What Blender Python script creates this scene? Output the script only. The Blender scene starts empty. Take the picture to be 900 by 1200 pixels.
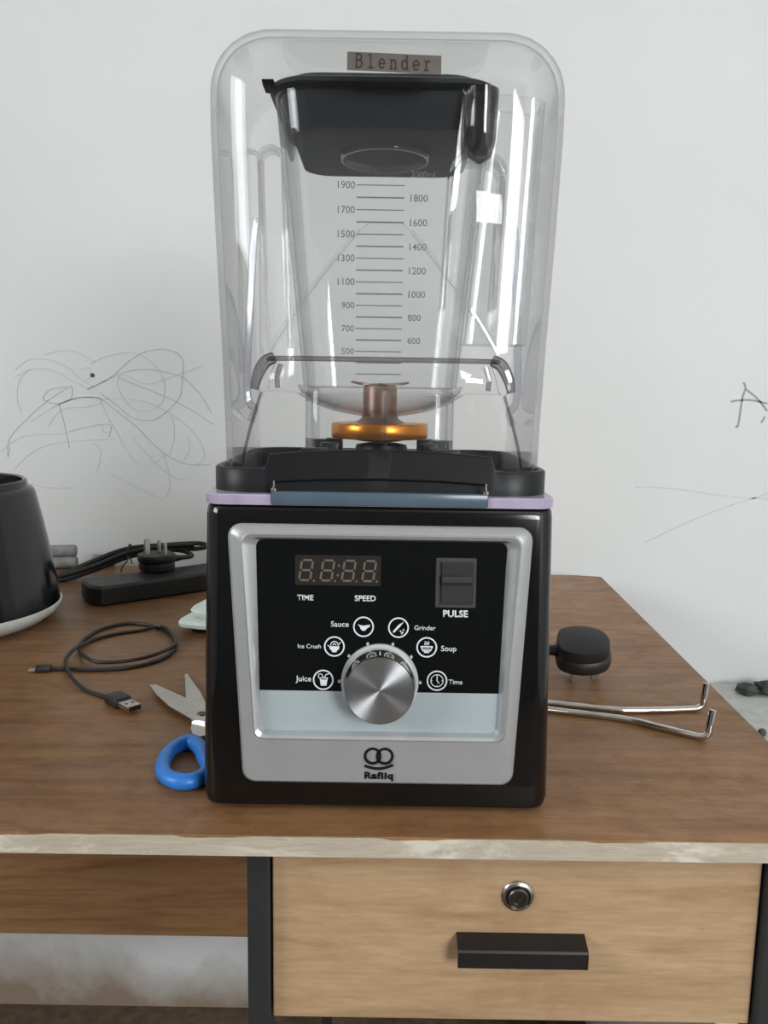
import bpy, bmesh, math, random
from mathutils import Matrix, Vector
random.seed(4)
scene = bpy.context.scene
COL = scene.collection
PI = math.pi
R = math.radians

# ---------------------------------------------------------------- camera, world, light, exposure
CAM_H = 0.2876
pitch, roll = R(8.5), R(0.9)
fwd = Vector((0, math.cos(pitch), -math.sin(pitch)))
rt = Vector((1, 0, 0)); up = rt.cross(fwd)
rt2 = rt * math.cos(roll) + up * math.sin(roll)
up2 = -rt * math.sin(roll) + up * math.cos(roll)
cd = bpy.data.cameras.new('camera'); cam = bpy.data.objects.new('camera', cd); COL.objects.link(cam)
cd.sensor_fit = 'VERTICAL'; cd.sensor_height = 36.0; cd.lens = 36.0 * 950 / 1200
cd.clip_start = 0.01
cam.matrix_world = Matrix(((rt2.x, up2.x, -fwd.x, 0), (rt2.y, up2.y, -fwd.y, 0), (rt2.z, up2.z, -fwd.z, CAM_H), (0, 0, 0, 1)))
scene.camera = cam

w = bpy.data.worlds.new('world'); scene.world = w; w.use_nodes = True
w.node_tree.nodes['Background'].inputs[0].default_value = (0.80, 0.90, 1.0, 1)
w.node_tree.nodes['Background'].inputs[1].default_value = 1.6

def area(name, loc, target, sx, sy, power, col):
    l = bpy.data.lights.new(name, 'AREA'); l.shape = 'RECTANGLE'; l.size = sx; l.size_y = sy
    l.energy = power; l.color = col
    o = bpy.data.objects.new(name, l); COL.objects.link(o); o.location = loc
    o.rotation_euler = (Vector(target) - Vector(loc)).to_track_quat('-Z', 'Y').to_euler()
    return o
# daylight through the window in the wall behind the camera, plus an added fill from a made-up left window
area('window_daylight', (1.60, -2.36, 0.98), (1.60, 0, 0.90), 1.1, 1.1, 76, (0.97, 0.99, 1.0))
area('side_fill_light', (-2.36, -0.7, 1.15), (0, -0.7, 1.05), 1.3, .9, 38, (0.95, 0.99, 1.0))

scene.view_settings.view_transform = 'Standard'
scene.view_settings.look = 'None'
scene.view_settings.gamma = 1.0
scene.view_settings.use_curve_mapping = False
scene.view_settings.exposure = 0.0
scene.cycles.transparent_max_bounces = 40
scene.cycles.max_bounces = 10
scene.cycles.glossy_bounces = 6
scene.cycles.caustics_reflective = False
scene.cycles.caustics_refractive = False

# ---------------------------------------------------------------- materials
def lin(c):
    return tuple(((v / 255) / 12.92 if v / 255 <= 0.04045 else ((v / 255 + 0.055) / 1.055) ** 2.4) for v in c)
MATS = {}
class NT:
    def __init__(s, name):
        s.m = bpy.data.materials.new(name); s.m.use_nodes = True; s.t = s.m.node_tree; MATS[name] = s.m
        s.b = s.t.nodes['Principled BSDF']; s.out = s.t.nodes['Material Output']
    def n(s, typ, **kw):
        nd = s.t.nodes.new(typ)
        for k, v in kw.items():
            if isinstance(k, str) and hasattr(nd, k): setattr(nd, k, v)
        return nd
    def l(s, a, b): s.t.links.new(a, b)
    def ramp(s, src, stops, interp='LINEAR'):
        r = s.n('ShaderNodeValToRGB'); r.color_ramp.interpolation = interp
        e = r.color_ramp.elements
        e[0].position, e[0].color = stops[0][0], (*stops[0][1], 1)
        e[1].position, e[1].color = stops[-1][0], (*stops[-1][1], 1)
        for p, c in stops[1:-1]:
            x = e.new(p); x.color = (*c, 1)
        s.l(src, r.inputs[0]); return r.outputs[0]
    def noise(s, scale, detail=4, rough=.55, stretch=(1, 1, 1), dist=0.0, loc=(0, 0, 0)):
        tc = s.n('ShaderNodeTexCoord'); mp = s.n('ShaderNodeMapping'); nz = s.n('ShaderNodeTexNoise')
        mp.inputs['Scale'].default_value = stretch; mp.inputs['Location'].default_value = loc
        nz.inputs['Scale'].default_value = scale; nz.inputs['Detail'].default_value = detail
        nz.inputs['Roughness'].default_value = rough; nz.inputs['Distortion'].default_value = dist
        s.l(tc.outputs['Object'], mp.inputs[0]); s.l(mp.outputs[0], nz.inputs['Vector'])
        return nz.outputs['Fac']
    def mix(s, f, a, b, typ='MIX'):
        m = s.n('ShaderNodeMix'); m.data_type = 'RGBA'; m.blend_type = typ
        for i, v in ((0, f), (6, a), (7, b)):
            if isinstance(v, (int, float)): m.inputs[i].default_value = v
            elif isinstance(v, tuple): m.inputs[i].default_value = (*v, 1)
            else: s.l(v, m.inputs[i])
        return m.outputs[2]
    def bump(s, h, strength, dist=.002):
        b = s.n('ShaderNodeBump'); b.inputs['Strength'].default_value = strength; b.inputs['Distance'].default_value = dist
        s.l(h, b.inputs['Height']); s.l(b.outputs[0], s.b.inputs['Normal'])

def plain(name, rgb, rough=.5, metal=0.0, spec=.5, coat=0.0, var=.08):
    t = NT(name)
    c = lin(rgb)
    nz = t.noise(60, 3)
    lo = tuple(v * (1 - var) for v in c); hi = tuple(min(1, v * (1 + var)) for v in c)
    t.l(t.ramp(nz, [(.3, lo), (.7, hi)]), t.b.inputs['Base Color'])
    t.b.inputs['Roughness'].default_value = rough; t.b.inputs['Metallic'].default_value = metal
    t.b.inputs['Specular IOR Level'].default_value = spec; t.b.inputs['Coat Weight'].default_value = coat
    return t

def wood(name, stops, grain=(3, 60, 60), stain=None, rough=.45, bumps=.06, spec=.4, wear=None, left_tint=None):
    t = NT(name)
    g1 = t.noise(2.2, 6, .62, grain, .6)
    c = t.ramp(g1, [(p, lin(k)) for p, k in stops])
    g2 = t.noise(11, 5, .7, (grain[0] * 1.2, grain[1] * 1.3, grain[2] * 1.3), .2, (3, 1, 7))
    c = t.mix(.35, c, t.ramp(g2, [(.35, (.62, .60, .58)), (.62, (1.12, 1.1, 1.08))]), 'MULTIPLY')
    if stain:
        f = t.ramp(t.noise(9, 6, .65, (1, 1.6, 1), .5, (5, 2, 1)), [(.58, (0, 0, 0)), (.72, (.55, .55, .55))])
        c = t.mix(f, c, lin(stain))
    if wear:
        f = t.ramp(t.noise(4.0, 7, .7, (1, 2.2, 1), .8, (1, 8, 3)), [(.45, (0, 0, 0)), (.7, (.5, .5, .5))])
        c = t.mix(f, c, lin(wear))
    if left_tint:                                     # multiplied darker and yellower towards the left, with fine blotches
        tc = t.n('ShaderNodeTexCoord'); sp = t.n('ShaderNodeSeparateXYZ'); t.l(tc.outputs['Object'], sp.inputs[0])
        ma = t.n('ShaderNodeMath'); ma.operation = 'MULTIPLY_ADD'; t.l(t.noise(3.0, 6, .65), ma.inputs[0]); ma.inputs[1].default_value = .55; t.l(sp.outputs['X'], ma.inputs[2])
        k = t.ramp(ma.outputs[0], [(.12, lin(left_tint)), (.62, (1, 1, 1))])
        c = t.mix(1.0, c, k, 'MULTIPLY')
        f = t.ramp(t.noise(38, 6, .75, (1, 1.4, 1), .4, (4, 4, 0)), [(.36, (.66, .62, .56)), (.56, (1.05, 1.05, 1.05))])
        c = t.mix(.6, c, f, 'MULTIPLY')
    t.l(c, t.b.inputs['Base Color'])
    rr = t.ramp(t.noise(14, 4, .6, (1, 2, 1)), [(.3, (rough - .1,) * 3), (.7, (rough + .12,) * 3)])
    t.l(rr, t.b.inputs['Roughness']); t.b.inputs['Specular IOR Level'].default_value = spec
    t.bump(g2, bumps, .001)
    return t

def clear(name, tint, edge, gloss=1.0, rough=.02, power=3.0, f0=.045):
    """clear moulded plastic: Fresnel reflection over a tint that deepens where the sight line runs along the wall"""
    t = NT(name)
    lw = t.n('ShaderNodeLayerWeight'); lw.inputs['Blend'].default_value = .5
    def mth(op, a, b):
        m = t.n('ShaderNodeMath'); m.operation = op
        for i, v in enumerate((a, b)):
            if isinstance(v, (int, float)): m.inputs[i].default_value = v
            else: t.l(v, m.inputs[i])
        return m.outputs[0]
    p5 = mth('POWER', lw.outputs['Facing'], 5.0)
    fr = mth('ADD', mth('MULTIPLY', p5, .8), f0)
    fr = mth('MULTIPLY', fr, gloss)
    pe = mth('POWER', lw.outputs['Facing'], power)
    tr = t.n('ShaderNodeBsdfTransparent'); gl = t.n('ShaderNodeBsdfGlossy'); mx = t.n('ShaderNodeMixShader')
    gl.inputs['Roughness'].default_value = rough
    t.l(t.mix(pe, tint, edge), tr.inputs['Color'])
    t.l(fr, mx.inputs[0]); t.l(tr.outputs[0], mx.inputs[1]); t.l(gl.outputs[0], mx.inputs[2])
    t.l(mx.outputs[0], t.out.inputs['Surface'])
    t.t.nodes.remove(t.b)
    return t

# painted wall
t = NT('wall_paint')
c = t.ramp(t.noise(1.4, 5, .55), [(.3, lin((214, 215, 214))), (.7, lin((223, 224, 223)))])
f = t.ramp(t.noise(7, 6, .7, (1, 1, 1), .3), [(.62, (0, 0, 0)), (.8, (.25, .25, .25))])
c = t.mix(f, c, lin((196, 196, 190)))
t.l(c, t.b.inputs['Base Color']); t.b.inputs['Roughness'].default_value = .62; t.b.inputs['Specular IOR Level'].default_value = .25
t.bump(t.noise(26, 5, .6), .10, .003)
# back wall: the same paint, splashed with earth near the floor
t = NT('wall_splash')
c0 = t.ramp(t.noise(1.4, 5, .55), [(.3, lin((214, 215, 214))), (.7, lin((223, 224, 223)))])
f = t.ramp(t.noise(7, 6, .7, (1, 1, 1), .3), [(.62, (0, 0, 0)), (.8, (.25, .25, .25))])
c0 = t.mix(f, c0, lin((196, 196, 190)))
tc = t.n('ShaderNodeTexCoord'); sp = t.n('ShaderNodeSeparateXYZ'); t.l(tc.outputs['Object'], sp.inputs[0])
ad = t.n('ShaderNodeMath'); ad.operation = 'MULTIPLY_ADD'; t.l(t.noise(5, 6, .6), ad.inputs[0]); ad.inputs[1].default_value = -.26
t.l(sp.outputs['Z'], ad.inputs[2])
mr = t.n('ShaderNodeMapRange'); mr.inputs['From Min'].default_value = -.95; mr.inputs['From Max'].default_value = -.79
t.l(ad.outputs[0], mr.inputs['Value'])
f = t.ramp(mr.outputs[0], [(.0, (.8, .8, .8)), (.62, (0, 0, 0))])
c = t.mix(f, c0, lin((128, 96, 62)))
t.l(c, t.b.inputs['Base Color']); t.b.inputs['Roughness'].default_value = .62; t.b.inputs['Specular IOR Level'].default_value = .25
t.bump(t.noise(26, 5, .6), .10, .003)
plain('ceiling_paint', (205, 203, 198), .7)
plain('shaded_wall_paint', (116, 118, 120), .7)  # darker tone stands in for the backlit window wall's shade, dims reflections
t = plain('floor_cement', (96, 78, 62), .8, var=.3)
t.bump(t.noise(40, 6, .7), .3, .004)
t = plain('bench_plaster', (205, 208, 204), .7, var=.1)
t.bump(t.noise(30, 5, .7), .2, .003)
plain('stone_dark', (66, 70, 66), .75, var=.45)
plain('pencil', (184, 187, 188), .6)
plain('pencil_dark', (150, 153, 154), .6)
plain('pencil_faint', (200, 203, 203), .6)
wood('desk_top', [(.30, (126, 88, 58)), (.5, (149, 109, 76)), (.7, (164, 122, 88))], (2.5, 26, 26), stain=(104, 66, 44), rough=.42, wear=(150, 118, 78), spec=.3, left_tint=(206, 202, 186))
wood('drawer_wood', [(.28, (160, 130, 98)), (.5, (184, 153, 119)), (.72, (194, 165, 131))], (3, 26, 26), rough=.5, stain=(158, 124, 92))
wood('panel_wood', [(.28, (118, 84, 56)), (.5, (146, 108, 74)), (.72, (160, 120, 84))], (2, 22, 22), rough=.5)
t = NT('edge_band')
f = t.ramp(t.noise(7, 7, .72, (1.2, 1, 4), .6, (2, 0, 1)), [(.40, (0, 0, 0)), (.50, (1, 1, 1))])
g = t.ramp(t.noise(10, 6, .7, (3, 1, 40), .8), [(.3, lin((168, 156, 138))), (.7, lin((196, 186, 168)))])
c = t.mix(f, lin((214, 206, 190)), g)
t.l(c, t.b.inputs['Base Color']); t.b.inputs['Roughness'].default_value = .6
t.bump(t.noise(20, 5, .7, (1, 1, 3)), .3, .002)
plain('metal_black', (44, 47, 47), .45, var=.12)
plain('handle_black', (30, 28, 27), .42)
plain('drawer_dark', (60, 44, 32), .8)
plain('steel', (196, 190, 182), .22, 1.0)
plain('steel_dark', (110, 106, 100), .35, 1.0)
plain('keyhole', (26, 24, 22), .5)
plain('gloss_black', (14, 14, 15), .10, spec=.55)
plain('rubber_black', (24, 25, 27), .42, spec=.35)
plain('satin_silver', (170, 171, 172), .36, .35, var=.03)
plain('bright_silver', (196, 198, 200), .24, .6, var=.03)
plain('strip_silver', (176, 187, 191), .45, .2, var=.02)
plain('panel_glass', (12, 13, 14), .13, spec=.45)
plain('display_glass', (44, 40, 37), .2, var=.05)
plain('segment', (104, 96, 86), .45, var=.03)
plain('print_white', (226, 230, 232), .5, var=.02)
plain('print_black', (24, 25, 26), .7, spec=.1)
plain('switch_grey', (58, 58, 61), .42, var=.05)
plain('switch_rocker', (50, 50, 53), .38, var=.05)
plain('ring_white', (206, 210, 212), .35, .2, var=.03)
plain('lid_rubber', (30, 33, 38), .5, spec=.3, var=.1)
plain('copper', (214, 132, 46), .25, .8)
plain('blade_steel', (150, 124, 110), .35, .6)
plain('scale_print', (110, 112, 116), .6)
plain('sticker', (94, 87, 82), .45, var=.08)
plain('sticker_print', (46, 41, 39), .5)
plain('appliance_black', (14, 17, 17), .14, spec=.5)
plain('white_plastic', (214, 218, 214), .4)
plain('white_gloss', (226, 236, 230), .25)
plain('plug_black', (30, 29, 29), .48)
plain('cable_black', (34, 31, 30), .5)
plain('brass', (200, 194, 180), .3, .8)
plain('tie_dark', (52, 44, 40), .6)
plain('roll_grey', (132, 134, 132), .8, var=.25)
plain('scissor_blue', (44, 122, 206), .38)
plain('chrome', (214, 208, 202), .14, 1.0)
clear('clear_hood', (.993, .994, .993), (.36, .35, .36), 1.0, .03, 6.5, .03)
clear('clear_jar', (.990, .992, .992), (.50, .51, .54), 1.0, .02, 5.0, .04)
clear('clear_visor', (.990, .989, .990), (.46, .44, .45), 1.1, .03, 4.5, .035)
clear('clear_lip', (.68, .66, .67), (.16, .14, .15), 1.3, .05, 1.4)
clear('clear_rib', (.87, .87, .91), (.50, .50, .58), 1.1, .08, 1.5)
plain('clear_plate', (172, 162, 184), .22, spec=.5, var=.12)
plain('clear_bar', (84, 100, 112), .22, spec=.4)
# turned aluminium knob face: radial brushing
t = NT('brushed_face')
t.b.inputs['Base Color'].default_value = (*lin((220, 222, 224)), 1); t.b.inputs['Metallic'].default_value = 1
t.b.inputs['Roughness'].default_value = .26; t.b.inputs['Anisotropic'].default_value = .92; t.b.inputs['Anisotropic Rotation'].default_value = .25
tg = t.n('ShaderNodeTangent'); tg.direction_type = 'RADIAL'; tg.axis = 'Z'; t.l(tg.outputs[0], t.b.inputs['Tangent'])
c = t.ramp(t.noise(400, 2), [(.3, lin((222, 226, 230))), (.7, lin((238, 242, 246)))]); t.l(c, t.b.inputs['Base Color'])

# ---------------------------------------------------------------- mesh helpers
def finish(name, bm, mat, parent=None, M=None, smooth=40, label=None, local=None):
    """link the bmesh (world coordinates, or local ones placed by `local`) as one object under its parent"""
    if M is not None: bmesh.ops.transform(bm, matrix=M, verts=bm.verts)
    bmesh.ops.recalc_face_normals(bm, faces=bm.faces)
    loc = parent['_o'] if parent is not None and '_o' in parent else None
    base = Vector(loc) if loc is not None else None
    if local is None and base is not None:
        bmesh.ops.translate(bm, verts=bm.verts, vec=-base)
    me = bpy.data.meshes.new(name); bm.to_mesh(me); bm.free()
    me.materials.append(MATS[mat])
    if smooth:
        for p in me.polygons: p.use_smooth = True
        try: me.set_sharp_from_angle(angle=R(smooth))
        except Exception: pass
    o = bpy.data.objects.new(name, me); COL.objects.link(o)
    if parent is not None: o.parent = parent
    if local is not None:
        o.matrix_local = (Matrix.Translation(-base) @ local) if base is not None else local
    if parent is not None: o['_o'] = list(base) if local is None else None
    if o.get('_o') is None and '_o' in o: del o['_o']
    if label: o['label'] = label
    return o
def thing(name, loc, label, cat, group=None):
    o = bpy.data.objects.new(name, None); COL.objects.link(o); o.location = loc; o.empty_display_size = .02
    o['_o'] = list(loc); o['label'] = label; o['category'] = cat
    if group: o['group'] = group
    return o
def tag(o, label, cat, group=None):
    o['label'] = label; o['category'] = cat
    if group: o['group'] = group
    return o
def struct(o, label=None):
    o['kind'] = 'structure'
    if label: o['label'] = label
    o['_o'] = [0, 0, 0]
    return o
def box(bm, x0, x1, y0, y1, z0, z1, bev=0, seg=2):
    vs = [bm.verts.new((x, y, z)) for x in (x0, x1) for y in (y0, y1) for z in (z0, z1)]
    fs = [bm.faces.new([vs[i] for i in q]) for q in ((0, 1, 3, 2), (4, 6, 7, 5), (0, 4, 5, 1), (2, 3, 7, 6), (0, 2, 6, 4), (1, 5, 7, 3))]
    if bev:
        es = list({e for f in fs for e in f.edges})
        bmesh.ops.bevel(bm, geom=es, offset=bev, segments=seg, profile=.5, affect='EDGES')
    return bm
def BM(): return bmesh.new()
def loft(bm, loops, closed=True, cap0=True, cap1=True):
    rows = [[bm.verts.new(p) for p in lp] for lp in loops]
    n = len(rows[0])
    for a, b in zip(rows, rows[1:]):
        for i in range(n if closed else n - 1):
            j = (i + 1) % n
            try: bm.faces.new((a[i], a[j], b[j], b[i]))
            except ValueError: pass
    if closed and cap0: bm.faces.new(rows[0][::-1])
    if closed and cap1: bm.faces.new(rows[-1])
    return rows
def rrect(cx, y0, y1, hw, r, z, n=7, hw2=None):
    """rounded rectangle in plan at height z; hw at the front y0, hw2 at the back y1"""
    hw2 = hw if hw2 is None else hw2
    pts = []
    for (sx, yy, h, a0) in ((1, y0, hw, -90), (1, y1, hw2, 0), (-1, y1, hw2, 90), (-1, y0, hw, 180)):
        ccx = cx + sx * (h - r); ccy = yy + r if yy == y0 else yy - r
        for k in range(n):
            a = R(a0 + 90 * k / (n - 1))
            pts.append((ccx + r * math.cos(a), ccy + r * math.sin(a), z))
    return pts
def tube(bm, path, r, n=8, caps=True, closed=False, rads=None):
    P = [Vector(p) for p in path]; rows = []
    up = Vector((0, 0, 1)); prev = None
    for i, p in enumerate(P):
        if closed: t = P[(i + 1) % len(P)] - P[i - 1]
        else: t = P[min(i + 1, len(P) - 1)] - P[max(i - 1, 0)]
        t.normalize()
        if prev is None:
            s = t.cross(up)
            if s.length < 1e-3: s = t.cross(Vector((1, 0, 0)))
        else: s = prev - t * prev.dot(t)
        s.normalize(); prev = s; b = t.cross(s)
        rr = rads[i] if rads else r
        rows.append([tuple(p + (s * math.cos(a) + b * math.sin(a)) * rr) for a in (2 * PI * k / n for k in range(n))])
    if closed: rows.append(rows[0])
    loft(bm, rows, True, caps and not closed, caps and not closed)
    if closed: bmesh.ops.remove_doubles(bm, verts=bm.verts, dist=1e-6)
    return bm
def spline(pts, k=6, closed=False):
    """Catmull-Rom through the points"""
    P = [Vector(p) for p in pts]; out = []; n = len(P)
    for i in range(n if closed else n - 1):
        if closed: a, b, c, d = P[i - 1], P[i], P[(i + 1) % n], P[(i + 2) % n]
        else: a, b, c, d = P[max(i - 1, 0)], P[i], P[i + 1], P[min(i + 2, n - 1)]
        for j in range(k):
            t = j / k
            out.append(.5 * ((2 * b) + (c - a) * t + (2 * a - 5 * b + 4 * c - d) * t * t + (3 * b - a - 3 * c + d) * t ** 3))
    if not closed: out.append(P[-1])
    return out
def lathe(bm, prof, n=40, c=(0, 0, 0), cap0=True, cap1=True):
    loops = [[(c[0] + r * math.cos(2 * PI * k / n), c[1] + r * math.sin(2 * PI * k / n), c[2] + z) for k in range(n)] for r, z in prof]
    return loft(bm, loops, True, cap0, cap1)
def prism(bm, outline, w0, w1):
    """flat outline (u, v) raised from w0 to w1"""
    return loft(bm, [[(u, v, w0) for u, v in outline], [(u, v, w1) for u, v in outline]])
def disc(u, v, r, n=32, ry=None, a0=0, a1=360, end=False):
    m = n + (1 if end else 0)
    return [(u + r * math.cos(R(a0 + (a1 - a0) * k / n)), v + (ry or r) * math.sin(R(a0 + (a1 - a0) * k / n))) for k in range(m)]
def annulus(bm, u, v, r1, r0, w0, w1, n=36):
    L = [[(x, y, w) for x, y in disc(u, v, r, n)] for r, w in ((r0, w0), (r1, w0), (r1, w1), (r0, w1), (r0, w0))]
    loft(bm, L, True, False, False); bmesh.ops.remove_doubles(bm, verts=bm.verts, dist=1e-7)
def stroke(bm, pts, width, w0, w1):
    """flat ribbon with thickness along (u, v) points"""
    P = [Vector((p[0], p[1])) for p in pts]; a = []; b = []
    for i, p in enumerate(P):
        t = P[min(i + 1, len(P) - 1)] - P[max(i - 1, 0)]
        if t.length < 1e-9: t = Vector((1, 0))
        t.normalize(); nrm = Vector((-t.y, t.x)) * width / 2
        a.append(p + nrm); b.append(p - nrm)
    rows = [[(q.x, q.y, w1) for q in a], [(q.x, q.y, w1) for q in b], [(q.x, q.y, w0) for q in b], [(q.x, q.y, w0) for q in a]]
    n = len(P)
    vs = [[bm.verts.new(v) for v in r] for r in rows]
    for i in range(n - 1):
        for k in range(4):
            bm.faces.new((vs[k][i], vs[k][i + 1], vs[(k + 1) % 4][i + 1], vs[(k + 1) % 4][i]))
    bm.faces.new([vs[k][0] for k in range(4)]); bm.faces.new([vs[k][-1] for k in (3, 2, 1, 0)])
def text_bm(txt, width, u, v, bold=0.0, w0=.0002, w1=.0005, align='C', height=None, space=1.0):
    """built-in font lettering as a mesh: `width` wide, centred on (u, v)"""
    cu = bpy.data.curves.new('lettering', 'FONT'); cu.body = txt; cu.size = 1; cu.offset = bold; cu.resolution_u = 3
    cu.space_character = space
    ob = bpy.data.objects.new('lettering', cu); COL.objects.link(ob)
    dg = bpy.context.evaluated_depsgraph_get(); me = bpy.data.meshes.new_from_object(ob.evaluated_get(dg))
    bpy.data.objects.remove(ob)
    bm = BM(); bm.from_mesh(me); bpy.data.meshes.remove(me)
    xs = [q.co.x for q in bm.verts]; ys = [q.co.y for q in bm.verts]
    s = width / (max(xs) - min(xs)); sy = s if height is None else height / (max(ys) - min(ys))
    cx, cy = (max(xs) + min(xs)) / 2, (max(ys) + min(ys)) / 2
    for q in bm.verts: q.co = ((q.co.x - cx) * s + u, (q.co.y - cy) * sy + v, w1)
    r = bmesh.ops.extrude_face_region(bm, geom=list(bm.faces))
    for e in r['geom']:
        if isinstance(e, bmesh.types.BMVert): e.co.z = w0
    return bm
def rquad(corners, r, n=6):
    """rounded corners on a quad of (u, v), counter-clockwise"""
    out = []; m = len(corners)
    for i in range(m):
        p = Vector(corners[i]); a = (Vector(corners[i - 1]) - p).normalized(); b = (Vector(corners[(i + 1) % m]) - p).normalized()
        ang = a.angle(b); d = r / math.tan(ang / 2); c = p + (a + b).normalized() * (r / math.sin(ang / 2))
        s, e = p + a * d - c, p + b * d - c
        t0 = math.atan2(s.y, s.x); t1 = math.atan2(e.y, e.x)
        while t1 < t0: t1 += 2 * PI
        if t1 - t0 > PI: t1 -= 2 * PI
        for k in range(n):
            t = t0 + (t1 - t0) * k / (n - 1)
            out.append((c.x + r * math.cos(t), c.y + r * math.sin(t)))
    return out

# ---------------------------------------------------------------- the room
FZ, WY = -0.822, 1.32
def wallbox(name, *boxes, mat='wall_paint', label=None):
    bm = BM()
    for b in boxes: box(bm, *b)
    return struct(finish(name, bm, mat, smooth=0), label)
struct(finish('floor', box(BM(), -2.5, 2.5, -2.5, 1.42, FZ - .1, FZ), 'floor_cement', smooth=0), 'dark brown cement floor under the desk')
wall_back = wallbox('wall_back', (-2.5, 2.5, WY, WY + .1, FZ, 1.9), mat='wall_splash', label='white painted wall with pencil scribbles behind the desk')
wallbox('ceiling', (-2.5, 2.5, -2.5, 1.42, 1.9, 2.0), mat='ceiling_paint')
wallbox('wall_right', (2.4, 2.5, -2.4, WY, FZ, 1.9))
wallbox('wall_left', (-2.5, -2.4, -2.4, -1.35, FZ, 1.9), (-2.5, -2.4, -.05, WY, FZ, 1.9), (-2.5, -2.4, -1.35, -.05, 1.6, 1.9), (-2.5, -2.4, -1.35, -.05, FZ, .7))
wallbox('wall_front', *((-2.5, 1.05, -2.5, -2.4, FZ, 1.9), (2.15, 2.5, -2.5, -2.4, FZ, 1.9), (1.05, 2.15, -2.5, -2.4, FZ, .43), (1.05, 2.15, -2.5, -2.4, 1.53, 1.9)), mat='shaded_wall_paint')
def wframe(name, M):
    bm = BM()
    for b in ((-.55, -.51, 0, .05, -.55, .55), (.51, .55, 0, .05, -.55, .55), (-.51, .51, 0, .05, -.55, -.51), (-.51, .51, 0, .05, .51, .55)): box(bm, *b)
    return struct(finish(name, bm, 'metal_black', None, M, smooth=0))
wframe('window_1', Matrix.Translation((1.6, -2.47, .98)))
wframe('added_window', Matrix.Translation((-2.47, -.7, 1.15)) @ Matrix.Rotation(PI / 2, 4, 'Z') @ Matrix.Diagonal((1.18, 1, .82, 1)))  # frame added around the made-up side fill opening
# pencil marks on the wall
SCRIBBLE= [[(-0.596,0.312),(-0.573,0.328),(-0.542,0.329),(-0.513,0.318),(-0.494,0.301),(-0.47,0.286)], [(-0.597,0.301),(-0.57,0.313),(-0.536,0.312),(-0.506,0.297),(-0.476,0.282)], [(-0.55,0.336),(-0.515,0.344),(-0.489,0.338),(-0.467,0.326)], [(-0.589,0.243),(-0.595,0.267),(-0.59,0.294),(-0.574,0.313)], [(-0.611,0.187),(-0.615,0.171),(-0.61,0.202),(-0.577,0.237),(-0.545,0.264),(-0.514,0.284),(-0.506,0.286),(-0.508,0.269),(-0.527,0.259),(-0.546,0.262),(-0.553,0.268),(-0.541,0.281),(-0.514,0.286)], [(-0.528,0.259),(-0.522,0.234),(-0.517,0.208),(-0.514,0.187)], [(-0.529,0.258),(-0.499,0.268),(-0.469,0.27),(-0.457,0.266),(-0.443,0.255),(-0.424,0.24),(-0.401,0.221),(-0.379,0.198),(-0.356,0.179),(-0.33,0.166),(-0.307,0.163),(-0.283,0.165)], [(-0.515,0.213),(-0.49,0.221),(-0.447,0.227),(-0.449,0.207)], [(-0.459,0.226),(-0.458,0.216),(-0.45,0.213)], [(-0.49,0.314),(-0.478,0.317),(-0.473,0.305),(-0.485,0.297)], [(-0.482,0.282),(-0.46,0.292),(-0.437,0.307),(-0.414,0.327),(-0.39,0.342),(-0.36,0.348),(-0.337,0.343),(-0.326,0.328),(-0.329,0.29),(-0.333,0.271),(-0.355,0.248),(-0.378,0.235),(-0.409,0.238),(-0.435,0.258),(-0.461,0.277)], [(-0.48,0.284),(-0.449,0.298),(-0.422,0.31),(-0.391,0.316),(-0.361,0.313),(-0.327,0.304),(-0.301,0.279),(-0.282,0.249)], [(-0.43,0.302),(-0.392,0.287),(-0.347,0.269),(-0.309,0.249),(-0.278,0.229)], [(-0.474,0.324),(-0.444,0.337),(-0.406,0.341),(-0.376,0.327),(-0.357,0.297),(-0.362,0.263),(-0.393,0.248),(-0.419,0.263),(-0.432,0.293),(-0.422,0.306),(-0.384,0.293),(-0.338,0.307),(-0.296,0.322)], [(-0.469,0.266),(-0.423,0.269),(-0.385,0.263),(-0.347,0.245),(-0.317,0.222),(-0.298,0.196),(-0.295,0.176),(-0.307,0.163)], [(-0.461,0.266),(-0.451,0.243),(-0.433,0.209),(-0.414,0.175),(-0.395,0.161),(-0.372,0.169),(-0.36,0.181),(-0.38,0.175)], [(-0.36,0.179),(-0.353,0.152),(-0.352,0.125),(-0.362,0.108),(-0.381,0.113),(-0.412,0.128),(-0.446,0.145)], [(-0.41,0.205),(-0.38,0.171),(-0.349,0.145),(-0.326,0.139),(-0.305,0.149)], [(-0.627,0.179),(-0.594,0.203),(-0.563,0.209),(-0.517,0.211)], [(-0.605,0.152),(-0.58,0.176),(-0.549,0.192),(-0.502,0.199),(-0.44,0.203)], [(-0.475,0.197),(-0.464,0.185),(-0.465,0.166),(-0.471,0.15)], [(-0.579,0.129),(-0.552,0.122),(-0.513,0.122)], [(-0.574,0.23),(-0.538,0.253),(-0.496,0.269),(-0.461,0.269)], [(-0.547,0.222),(-0.523,0.25),(-0.485,0.254),(-0.458,0.262)], [(-0.347,0.245),(-0.342,0.218),(-0.348,0.187),(-0.36,0.175)], [(-0.321,0.211),(-0.318,0.188),(-0.33,0.168)]]
LETTER= [[(0.574,0.31),(0.578,0.301),(0.574,0.283),(0.571,0.242),(0.567,0.24)], [(0.556,0.279),(0.566,0.281),(0.588,0.282),(0.615,0.277)], [(0.579,0.299),(0.598,0.285),(0.616,0.265)], [(0.613,0.256),(0.608,0.246)]]
LINES= [[(0.41,0.138),(0.443,0.138),(0.488,0.135),(0.539,0.128),(0.584,0.124),(0.629,0.122)], [(0.432,0.046),(0.478,0.07),(0.533,0.096),(0.579,0.114),(0.612,0.125),(0.628,0.132)]]
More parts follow.
